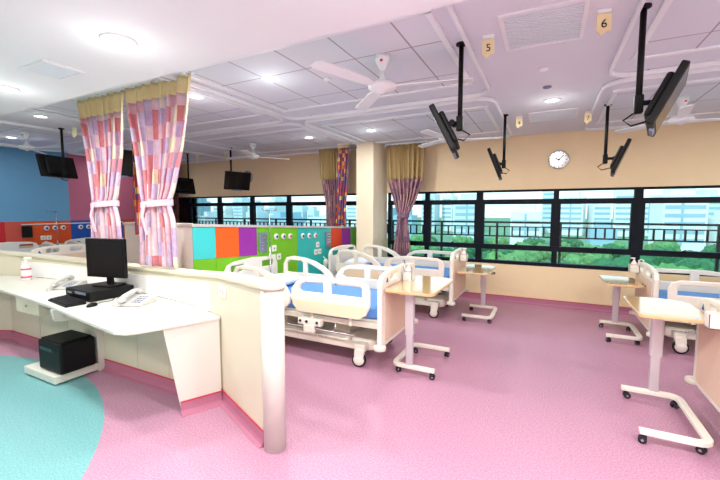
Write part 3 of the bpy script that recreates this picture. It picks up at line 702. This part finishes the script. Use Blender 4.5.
# ---------------------------------------------------------------- overbed tables
def make_table(label, base, post, top, z, sx):
    """base (x_spine, x_arm_end, y0, y1); post (x, y); top (x0, x1, y0, y1)"""
    xs, xe, y0, y1 = base
    t = thing('overbed_table', label, 'overbed table', (post[0], post[1], 0), 0, 'wheeled overbed tables')
    ox, oy = post
    pts = [(xe, y0, .085)]; r = .07; sg = 1 if xs > xe else -1
    for i in range(7):
        a = R(-90+15*i); pts.append((xs-sg*r+sg*r*math.cos(a), y0+r+r*math.sin(a), .085))
    for i in range(7):
        a = R(15*i); pts.append((xs-sg*r+sg*r*math.cos(a), y1-r+r*math.sin(a), .085))
    pts.append((xe, y1, .085))
    m = MB(); m.tube([(a-ox, b_-oy, c_) for a, b_, c_ in pts], 0, sq=(.026, .018)); m.build('base_frame', 'bedwhite', t)
    for cx, cy in ((xe-sg*-.03, y0), (xe-sg*-.03, y1), (xs-sg*.03, y0+.03), (xs-sg*.03, y1-.03)):
        m = MB(); m.cyl((0, 0, .04), (0, 0, .075), .008, n=8)
        for q in (-.014, .014): m.cyl((.01, q-.008, .026), (.01, q+.008, .026), .026, n=16, bev=.004)
        m.box(-.015, .02, -.012, .012, .03, .055, bev=.004)
        o = m.build('caster', 'rubber', t, loc=(cx-ox, cy-oy, 0), rot=(0, 0, random.uniform(0, 3)))
        m = MB(); m.cyl((.01, -.0235, .026), (.01, .0235, .026), .009, n=10); m.build('hub', 'steel', o)
    m = MB(); m.prism(rrect(-.034, .034, -.026, .026, .012, 3), .10, .48, 'z'); m.build('lower_column', 'alu', t)
    m = MB(); m.prism(rrect(-.042, .042, -.033, .033, .014, 3), .40, z-.04, 'z'); m.build('upper_column', 'alu', t)
    x0, x1, ya, yb = (top[0]-ox, top[1]-ox, top[2]-oy, top[3]-oy)
    m = MB(); m.box(-.07, .07, max(ya, -.09), min(yb, .09), z-.05, z-.028, bev=.005); m.box((x0+x1)/2-.03, (x0+x1)/2+.03, ya+.06, yb-.06, z-.042, z-.028); m.build('bracket', 'frame', t)
    m = MB(); m.prism(rrect(x0, x1, ya, yb, (.04, .06, .16, .04), 6), z-.026, z, 'z', bev=.006); o = m.build('table_top', 'wood', t)
    m = MB(); m.tube([(x1+.01, ya+.12, z-.015), (x1+.05, ya+.14, z-.018), (x1+.05, ya+.24, z-.018), (x1+.01, ya+.26, z-.015)], .007, 8); m.build('lever', 'black', t)
    return t
make_table('wheeled maple-topped table at the foot of the bed nearest the nurse desk', (-1.31, -.9, 3.35, 3.95), (-1.15, 3.36), (-1.36, -.88, 3.2, 4.1), .85, 1)
make_table('wheeled table at the foot of the bed before the column, below the middle window', (-.66, -1.06, 5.4, 6.02), (-.86, 6.03), (-1.12, -.68, 5.25, 6.1), .735, 1)
make_table('smaller wheeled table at the foot of the right window bed', (1.04, .69, 5.3, 5.93), (.86, 5.92), (.66, 1.05, 5.32, 6.0), .71, 1)
make_table('large wheeled maple-topped table at right foreground', (1.0, .62, 3.06, 3.76), (.84, 3.77), (.63, 1.075, 3.33, 4.02), .835, 1)

# ---------------------------------------------------------------- sanitiser bottles and holders
def sanitiser(x, y, z, label, s=1, rz=0, holder=True):
    t = thing('sanitizer_bottle', label, 'sanitizer bottle', (x, y, z), rz)
    m = MB(); m.lathe([(.0, 0), (.03*s, .0), (.034*s, .01*s), (.034*s, .11*s), (.02*s, .135*s), (.012*s, .14*s)], 20); m.build('bottle', 'white', t)
    m = MB(); m.lathe([(.0345*s, .02*s), (.0352*s, .02*s), (.0352*s, .035*s), (.0345*s, .035*s)], 20); m.build('sticker', 'pinkplastic', t)
    m = MB(); m.lathe([(.0345*s, .085*s), (.0352*s, .085*s), (.0352*s, .1*s), (.0345*s, .1*s)], 20); m.build('sticker', 'pinkplastic', t)
    m = MB(); m.cyl((0, 0, .138*s), (0, 0, .175*s), .006*s, n=10); m.lathe([(.014*s, .14*s), (.014*s, .155*s), (.006*s, .158*s)], 14); m.box(-.012*s, .04*s, -.009*s, .009*s, .172*s, .188*s, bev=.004*s); m.build('pump', 'white', t)
def holder(x, y, z, label, rz=0):
    t = thing('bottle_holder', label, 'holder', (x, y, z), rz)
    m = MB()
    for a in ((-.05, .05, -.05, -.046, 0, .1), (-.05, .05, .046, .05, 0, .1), (-.05, -.046, -.05, .05, 0, .1), (.046, .05, -.05, .05, 0, .1), (-.05, .05, -.05, .05, 0, .005)): m.box(*a)
    m.build('basket', 'white', t)
    m = MB(); m.tube([(-.05, 0, .08), (-.05, 0, .16), (-.075, 0, .175), (-.1, 0, .16), (-.1, 0, .1)], .008, 8); m.build('hook', 'white', t)
for (x, y, z, n_) in ((-1.315, 3.78, .84, 'nearest the nurse desk'), (-1.1, 5.66, .84, 'before the column')):
    holder(x, y, z, 'white bottle holder hooked on the foot of the bed ' + n_); sanitiser(x, y, z+.006, 'white pump bottle at the foot of the bed ' + n_, 1.0)
holder(1.03, 5.9, .79, 'white bottle holder on the foot of the right window bed', PI); sanitiser(1.03, 5.9, .796, 'white pump bottle at the foot of the right window bed', 1.0, PI)
holder(1.05, 3.3, .8, 'white box holder on the board of the right-edge bed', PI)
sanitiser(-5.75, 2.22, .735, 'white pump bottle with pink bands on the desk', 1.5, 1)

# ---------------------------------------------------------------- drip stands
def iv(x, y, h, label):
    t = thing('drip_stand', label, 'drip stand', (x, y, 0))
    m = MB()
    for i in range(5):
        a = 2*PI*i/5+.3; m.cyl((0, 0, .1), (.2*math.cos(a), .2*math.sin(a), .06), .012, n=8)
    m.build('base', 'steel', t)
    for i in range(5):
        a = 2*PI*i/5+.3; m = MB(); m.cyl((.2*math.cos(a), .2*math.sin(a)-.01, .026), (.2*math.cos(a), .2*math.sin(a)+.01, .026), .026, n=12); m.cyl((.2*math.cos(a), .2*math.sin(a), .03), (.2*math.cos(a), .2*math.sin(a), .065), .006, n=8); m.build('caster', 'rubber', t)
    m = MB(); m.cyl((0, 0, .09), (0, 0, 1.0), .0125, n=12); m.cyl((0, 0, 1.0), (0, 0, h), .008, n=12); m.build('pole', 'steel', t)
    m = MB()
    for sx, sy in ((1, 0), (-1, 0), (0, 1), (0, -1)): m.tube([(0, 0, h-.01), (sx*.13, sy*.13, h-.01), (sx*.16, sy*.16, h+.005), (sx*.17, sy*.17, h+.03)], .005, 8)
    m.build('hook', 'steel', t)
t = thing('drip_pole', 'thin steel drip pole with hooks at the head of the nearest bed', 'drip stand', (-3.375, 3.97, 0))
m = MB(); m.cyl((0, 0, .44), (0, 0, 1.1), .011, n=12); m.cyl((0, 0, 1.1), (0, 0, 1.6), .007, n=12); m.build('pole', 'steel', t)
m = MB(); m.cyl((0, 0, .44), (0, 0, .54), .018, n=12, bev=.003); m.build('socket', 'frame', t)
m = MB()
for sx, sy in ((1, 0), (-1, 0), (0, 1), (0, -1)): m.tube([(0, 0, 1.59), (sx*.1, sy*.1, 1.59), (sx*.12, sy*.12, 1.605), (sx*.125, sy*.125, 1.63)], .005, 8)
m.build('hook', 'steel', t)
iv(-8.9, 3.98, 1.58, 'drip stand before the orange band of the left wall')

# ---------------------------------------------------------------- nurse counter
nd = thing('nurse_station', 'long white nurse station counter with desk top, cream ledge and rounded end', 'counter', (-3.5, 2.1, 0))
ox, oy = -3.5, 2.1
def rel(p): return [(a-ox, b_-oy) for a, b_ in p]
def ribbon(m, line, th, zf0, zf1, mi=0):
    """upright wall of thickness th behind a polyline; heights may vary per point"""
    P_ = [Vector((a-ox, b_-oy)) for a, b_ in line]; nn = []
    for i in range(len(P_)):
        a = P_[max(i-1, 0)]; b_ = P_[min(i+1, len(P_)-1)]; d = (b_-a).normalized(); nn.append(Vector((-d.y, d.x)))
    t = bmesh.new(); R4 = []
    for i, p in enumerate(P_):
        q = p+nn[i]*th; R4.append([t.verts.new((p.x, p.y, zf0[i])), t.verts.new((q.x, q.y, zf0[i])), t.verts.new((q.x, q.y, zf1[i])), t.verts.new((p.x, p.y, zf1[i]))])
    for A, B in zip(R4, R4[1:]):
        for j in range(4): t.faces.new((A[j], A[(j+1) % 4], B[(j+1) % 4], B[j]))
    t.faces.new(R4[0][::-1]); t.faces.new(R4[-1]); m.add(t, mi)
line = [(-7.6, 1.7), (-6.6, 2.18), (-6.2, 2.34), (-5.6, 2.41), (-4.6, 2.43), (-3.6, 2.40), (-3.0, 2.33), (-2.39, 2.17), (-1.62, 1.84)]
top = [1.06, 1.03, 1.0, .985, .98, .985, 1.0, 1.05, 1.09]
m = MB(); ribbon(m, line, .12, [0]*9, top); m.build('counter_wall', 'creamlam', nd)
m = MB(); P0 = line[-1]; m.cyl((P0[0]+.03-ox, P0[1]+.045-oy, 0), (P0[0]+.03-ox, P0[1]+.045-oy, 1.09), .075, n=32); m.build('end_post', 'lam', nd)
ledge = [(a, b_-.02) for a, b_ in line]
m = MB(); ribbon(m, ledge, .16, top, [z+.025 for z in top]); m.cyl((P0[0]+.03-ox, P0[1]+.045-oy, 1.09), (P0[0]+.03-ox, P0[1]+.045-oy, 1.115), .085, n=32); m.build('ledge', 'creamlam', nd)
inner = [(-6.15, 2.33), (-5.6, 2.398), (-4.6, 2.418), (-3.6, 2.388), (-3.0, 2.318), (-2.55, 2.20)]
m = MB(); ribbon(m, inner, .015, [.74]*6, [.93, .925, .92, .925, .94, .985]); m.build('white_screen', 'screenwhite', nd)
# lower modesty panel
low = [(-7.4, 1.45), (-5.9, 2.1), (-5.88, 2.1), (-2.42, 2.1)]
m = MB(); ribbon(m, low, .02, [0]*4, [.70]*4)
m.box(-2.43-ox, -2.39-ox, 0, .1, 0, .7); m.build('modesty_panel', 'creamlam', nd)
for q in (-5.2, -4.6, -3.4, -2.95):
    m = MB(); m.box(q-.002-ox, q+.002-ox, -.003, .001, .12, .7); m.build('panel_joint', 'cap', nd)
# desk top
desk = [(-8.0, .95), (-6.6, 1.5), (-5.9, 1.78), (-5.4, 1.82), (-4.6, 1.76), (-4.0, 1.70), (-3.3, 1.60), (-2.9, 1.55), (-2.75, 1.53), (-2.66, 1.56), (-2.60, 1.63), (-2.36, 2.15), (-2.6, 2.22), (-3.0, 2.32), (-3.6, 2.39), (-4.6, 2.42), (-5.6, 2.40), (-6.2, 2.33), (-6.6, 2.17), (-7.6, 1.69)]
m = MB(); m.prism(rel(desk), .705, .735, 'z', bev=.006); m.build('desk_top', 'lam', nd)
# gusset supports
def curve_gusset():
    pts = [(1.68, .705), (2.1, .705), (2.1, 0), (2.04, 0), (2.035, .25)]
    for i in range(8):
        a = R(0+90*i/7); pts.append((1.835+.2*math.cos(a), .38+.2*math.sin(a)))
    pts += [(1.76, .585), (1.70, .6)]
    return pts
m = MB(); m.prism([(a-oy, b_) for a, b_ in curve_gusset()], -3.97-ox, -3.93-ox, 'x'); m.build('desk_support', 'lam', nd)
# slanted support below the right end, in the vertical plane through (-2.39,2.17) and (-2.53,1.9)
d = Vector((-2.53+2.39, 1.9-2.17, 0)).normalized(); ang = math.atan2(d.y, d.x)
m = MB(); m.prism([(0, 0), (.30, 0), (.41, .705), (0, .705)], -.015, .015, 'y'); m.build('desk_support', 'lam', nd, loc=(-2.38-ox, 2.15-oy, 0), rot=(0, 0, ang))
# drawer box
m = MB(); m.box(-4.88-ox, -4.42-ox, 1.78-oy, 2.08-oy, .56, .704, bev=.004); o = m.build('drawer', 'creamlam', nd)
m = MB(); m.cyl((-4.65-ox, 1.78-oy, .64), (-4.65-ox, 1.77-oy, .64), .012, n=12); m.build('lock', 'steel', o)
# skirting on the counter
def skp(name, pts, parent):
    o = skirt(name, pts); o.parent = parent; o.location = (-ox, -oy, 0); return o
skp('skirting', [(-2.5, 2.1), (-5.9, 2.1), (-7.4, 1.45)], nd)
e0, e1 = Vector((-2.39, 2.17)), Vector((-1.66, 1.86))
skp('skirting', [(e1.x, e1.y), (e0.x, e0.y)], nd)
dd = Vector((d.x, d.y)); nn_ = Vector((-dd.y, dd.x))
q0 = Vector((-2.38, 2.15))+nn_*.016; q1 = q0+dd*.31
skp('skirting', [(q0.x, q0.y), (q1.x, q1.y)], nd)
# socket plates on the wall of the counter
def cplate(u, z, w_=.075):
    p = e0.lerp(e1, u); a = math.atan2(e1.y-e0.y, e1.x-e0.x)
    m = MB(); m.box(-w_, w_, -.012, 0, -.045, .045, bev=.004); o = m.build('wall_plate', 'white', nd, loc=(p.x-ox, p.y-oy, z), rot=(0, 0, a))
    m = MB()
    for q in (-.03, .03): m.box(q-.012, q+.012, -.015, -.012, -.02, .02, bev=.002)
    m.build('switch', 'cap', o)
cplate(.12, .95)
m = MB(); m.box(-6.4-ox, -6.24-ox, 2.30-oy, 2.312-oy, .87, .95, bev=.004, rot=(0, 0, R(26))); m.build('wall_plate', 'white', nd)

# ---------------------------------------------------------------- things on and under the desk
DZ = .735
t = thing('desktop_computer', 'flat black desktop computer case lying under the monitor', 'computer', (-4.0, 2.12, DZ), R(-3))
m = MB(); m.box(-.25, .22, -.19, .22, .004, .1, bev=.008); m.build('case', 'black', t)
m = MB(); m.box(-.2, -.12, -.193, -.189, .055, .07); m.box(-.05, .15, -.193, -.189, .06, .085, bev=.001); m.build('front_slot', 'grey', t)
m = MB()
for a, b_ in ((-.2, -.15), (.17, -.15), (-.2, .2), (.17, .2)): m.cyl((a, b_, 0), (a, b_, .006), .015, n=10)
m.build('foot', 'rubber', t)
t = thing('computer_monitor', 'black square computer monitor standing on the flat computer', 'monitor', (-3.97, 2.2, DZ+.1), R(12))
m = MB(); m.prism(rrect(-.13, .13, -.1, .1, .04), 0, .014, 'z', bev=.003); m.build('stand_base', 'black', t)
m = MB(); m.box(-.035, .035, -.0, .03, .012, .2, bev=.006); m.build('stand_neck', 'black', t)
m = MB(); m.box(-.245, .245, -.035, .0, .085, .48, bev=.008); m.box(-.15, .15, 0, .03, .14, .38, bev=.012); o = m.build('housing', 'black', t)
m = MB(); m.box(-.222, .222, -.037, -.0345, .11, .462); m.build('display', 'screen', o)
t = thing('keyboard', 'black keyboard near the desk edge in front of the computer', 'keyboard', (-4.0, 1.83, DZ), R(-8))
m = MB(); m.prism([(-.08, 0), (.08, 0), (.08, .028), (-.08, .014)], -.225, .225, 'x', bev=.003); m.build('case', 'black', t)
m = MB()
for r_ in range(5):
    for c_ in range(15): m.box(-.215+c_*.0285, -.191+c_*.0285, -.065+r_*.028, -.041+r_*.028, .016+r_*.0026, .024+r_*.0026)
m.build('keys', 'black', t)
t = thing('computer_mouse', 'small black mouse beside the computer case', 'mouse', (-3.64, 1.86, DZ), R(20))
m = MB(); m.lathe([(.0, 0), (.03, 0), (.032, .012), (.024, .026), (.006, .033)], 18); bmesh.ops.scale(m.bm, vec=(1, 1.7, 1), verts=m.bm.verts); m.build('shell', 'black', t)
m = MB(); m.tube([(0, .05, .01), (-.02, .12, .006), (.03, .2, .006), (-.03, .3, .006)], .003, 6); m.build('cable', 'black', t)
def phone(x, y, rz, label):
    t = thing('telephone', label, 'telephone', (x, y, DZ), rz); t.scale = (1.15,)*3
    m = MB(); m.prism([(-.1, 0), (.11, 0), (.11, .055), (.06, .06), (-.1, .02)], -.1, .1, 'x', bev=.008); m.build('base', 'phone', t)
    m = MB(); m.tube([(-.065, -.1, .055), (-.065, -.05, .075), (-.065, .05, .095), (-.065, .1, .095)], 0, sq=(.022, .012)); m.box(-.09, -.04, -.12, -.06, .03, .062, bev=.012); m.box(-.09, -.04, .08, .13, .06, .1, bev=.012); m.build('handset', 'phone', t)
    m = MB()
    for i in range(3):
        for j in range(4): m.box(.0+i*.027, .018+i*.027, -.07+j*.03, -.052+j*.03, .026+j*.007, .034+j*.007)
    m.build('keypad', 'grey', t)
    m = MB(); m.tube([(-.065+.012*math.sin(i*1.3), -.12-.005*i, .02+.012*math.cos(i*1.3)) for i in range(14)], .003, 6); m.build('cord', 'phone', t)
phone(-4.74, 2.2, R(25), 'white desk telephone left of the monitor'); phone(-3.36, 2.1, R(20), 'white desk telephone right of the computer')
t = thing('wheeled_platform', 'low white platform on the floor under the desk', 'platform', (-4.25, 1.84, 0))
m = MB(); m.box(-.26, .31, -.17, .2, .015, .085, bev=.006); m.build('board', 'lam', t)
m = MB()
for a in (-.21, .25):
    for b_ in (-.12, .14): m.cyl((a, b_, 0), (a, b_, .016), .02, n=10)
m.build('foot', 'rubber', t)
t = thing('power_unit', 'black box-shaped machine on the low white platform under the desk', 'machine', (-4.14, 1.87, .085))
m = MB(); m.box(-.17, .23, -.16, .14, .004, .29, bev=.02, seg=3); m.box(-.15, .21, -.14, .12, .288, .305, bev=.008); m.build('casing', 'black', t)
m = MB(); m.box(-.12, .1, -.163, -.158, .2, .235, bev=.002); m.cyl((.14, -.16, .22), (.14, -.165, .22), .01, n=10); m.build('front_panel', 'screen', t)
m = MB()
for a in (-.12, .16):
    for b_ in (-.1, .1): m.cyl((a, b_, 0), (a, b_, .008), .015, n=10)
m.build('foot', 'rubber', t)

# ---------------------------------------------------------------- outside: ground, trees, city
GZ = -16
m = MB(); m.box(-600, 400, 30, 900, GZ-.5, GZ); struct(m.build('ground', 'ground'))
m = MB(); m.box(-400, 300, 138, 152, GZ, GZ+.05); struct(m.build('trim_%d' % k, 'road'), 'pale road beyond the park trees')
rt = random.Random(3)
def make_tree_mesh(seed, m_):
    r = random.Random(seed); bm = bmesh.new()
    for i in range(11):
        t = bmesh.new(); bmesh.ops.create_icosphere(t, subdivisions=3, radius=1)
        a, q, hh = r.uniform(0, 2*PI), r.uniform(0, 2.6), r.uniform(-1.6, 1.6); s_ = r.uniform(1.6, 2.6)*(1-.12*abs(hh))
        for v in t.verts:
            nrm = v.co.normalized(); dsp = 1+.16*math.sin(nrm.x*9+i)*math.sin(nrm.y*8+seed)+.1*r.uniform(-1, 1)
            v.co = v.co*s_*dsp+Vector((q*math.cos(a), q*math.sin(a), hh+6.2))
        for fc in t.faces: fc.smooth = False
        vm = {v: bm.verts.new(v.co) for v in t.verts}
        for fc in t.faces: bm.faces.new([vm[v] for v in fc.verts])
        t.free()
    me = bpy.data.meshes.new('crown'); bm.to_mesh(me); bm.free(); me.materials.append(M[m_]); return me
crowns = [make_tree_mesh(i, 'leaf' if i % 3 else 'leaf2') for i in range(4)]
tm = MB()
tm.cyl((0, 0, 0), (0, 0, 5), .35, .2, n=10)
tk = tm.build('trunk', 'bark'); tmesh = tk.data; bpy.data.objects.remove(tk)
def tree(x, y, s_, i):
    t = thing('tree', 'green tree in the park below the windows', 'tree', (x, y, GZ), rt.uniform(0, 6), 'trees below the windows'); t.scale = (s_, s_, s_)
    link(bpy.data.objects.new('crown', crowns[i % 4]), t); link(bpy.data.objects.new('trunk', tmesh), t)
i = 0
for row_y, dx, x0, x1 in ((64, 8, -50, 24), (74, 8.5, -58, 26), (85, 9, -66, 30), (98, 9.5, -76, 34), (111, 10, -86, 38), (125, 10.5, -98, 42)):
    x = x0
    while x < x1:
        if not (row_y > 90 and rt.random() < .1): tree(x+rt.uniform(-.6, .6), row_y+rt.uniform(-2, 2), rt.uniform(.86, 1.02)*(1 if row_y > 70 else .85), i)
        x += dx; i += 1
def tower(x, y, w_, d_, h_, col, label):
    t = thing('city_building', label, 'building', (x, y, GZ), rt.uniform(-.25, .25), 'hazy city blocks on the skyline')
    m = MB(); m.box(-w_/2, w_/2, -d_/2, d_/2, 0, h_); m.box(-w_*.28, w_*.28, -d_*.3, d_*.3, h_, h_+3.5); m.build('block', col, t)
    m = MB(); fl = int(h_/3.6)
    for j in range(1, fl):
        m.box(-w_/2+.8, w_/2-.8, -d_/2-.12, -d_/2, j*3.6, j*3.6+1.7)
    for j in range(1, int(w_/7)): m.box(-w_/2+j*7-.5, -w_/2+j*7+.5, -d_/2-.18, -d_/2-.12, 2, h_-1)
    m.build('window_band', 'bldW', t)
for ya, yb, ha, hb, x in ((205, 225, 8, 17, -300), (300, 330, 16, 33, -420)):
    while x < 130:
        w_ = rt.uniform(7, 17); h_ = rt.uniform(ha, hb)
        if rt.random() < .14: h_ += 8
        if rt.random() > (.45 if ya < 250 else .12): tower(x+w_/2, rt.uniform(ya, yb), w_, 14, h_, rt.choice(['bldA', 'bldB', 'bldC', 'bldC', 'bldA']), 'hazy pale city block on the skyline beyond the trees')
        x += w_+3.2
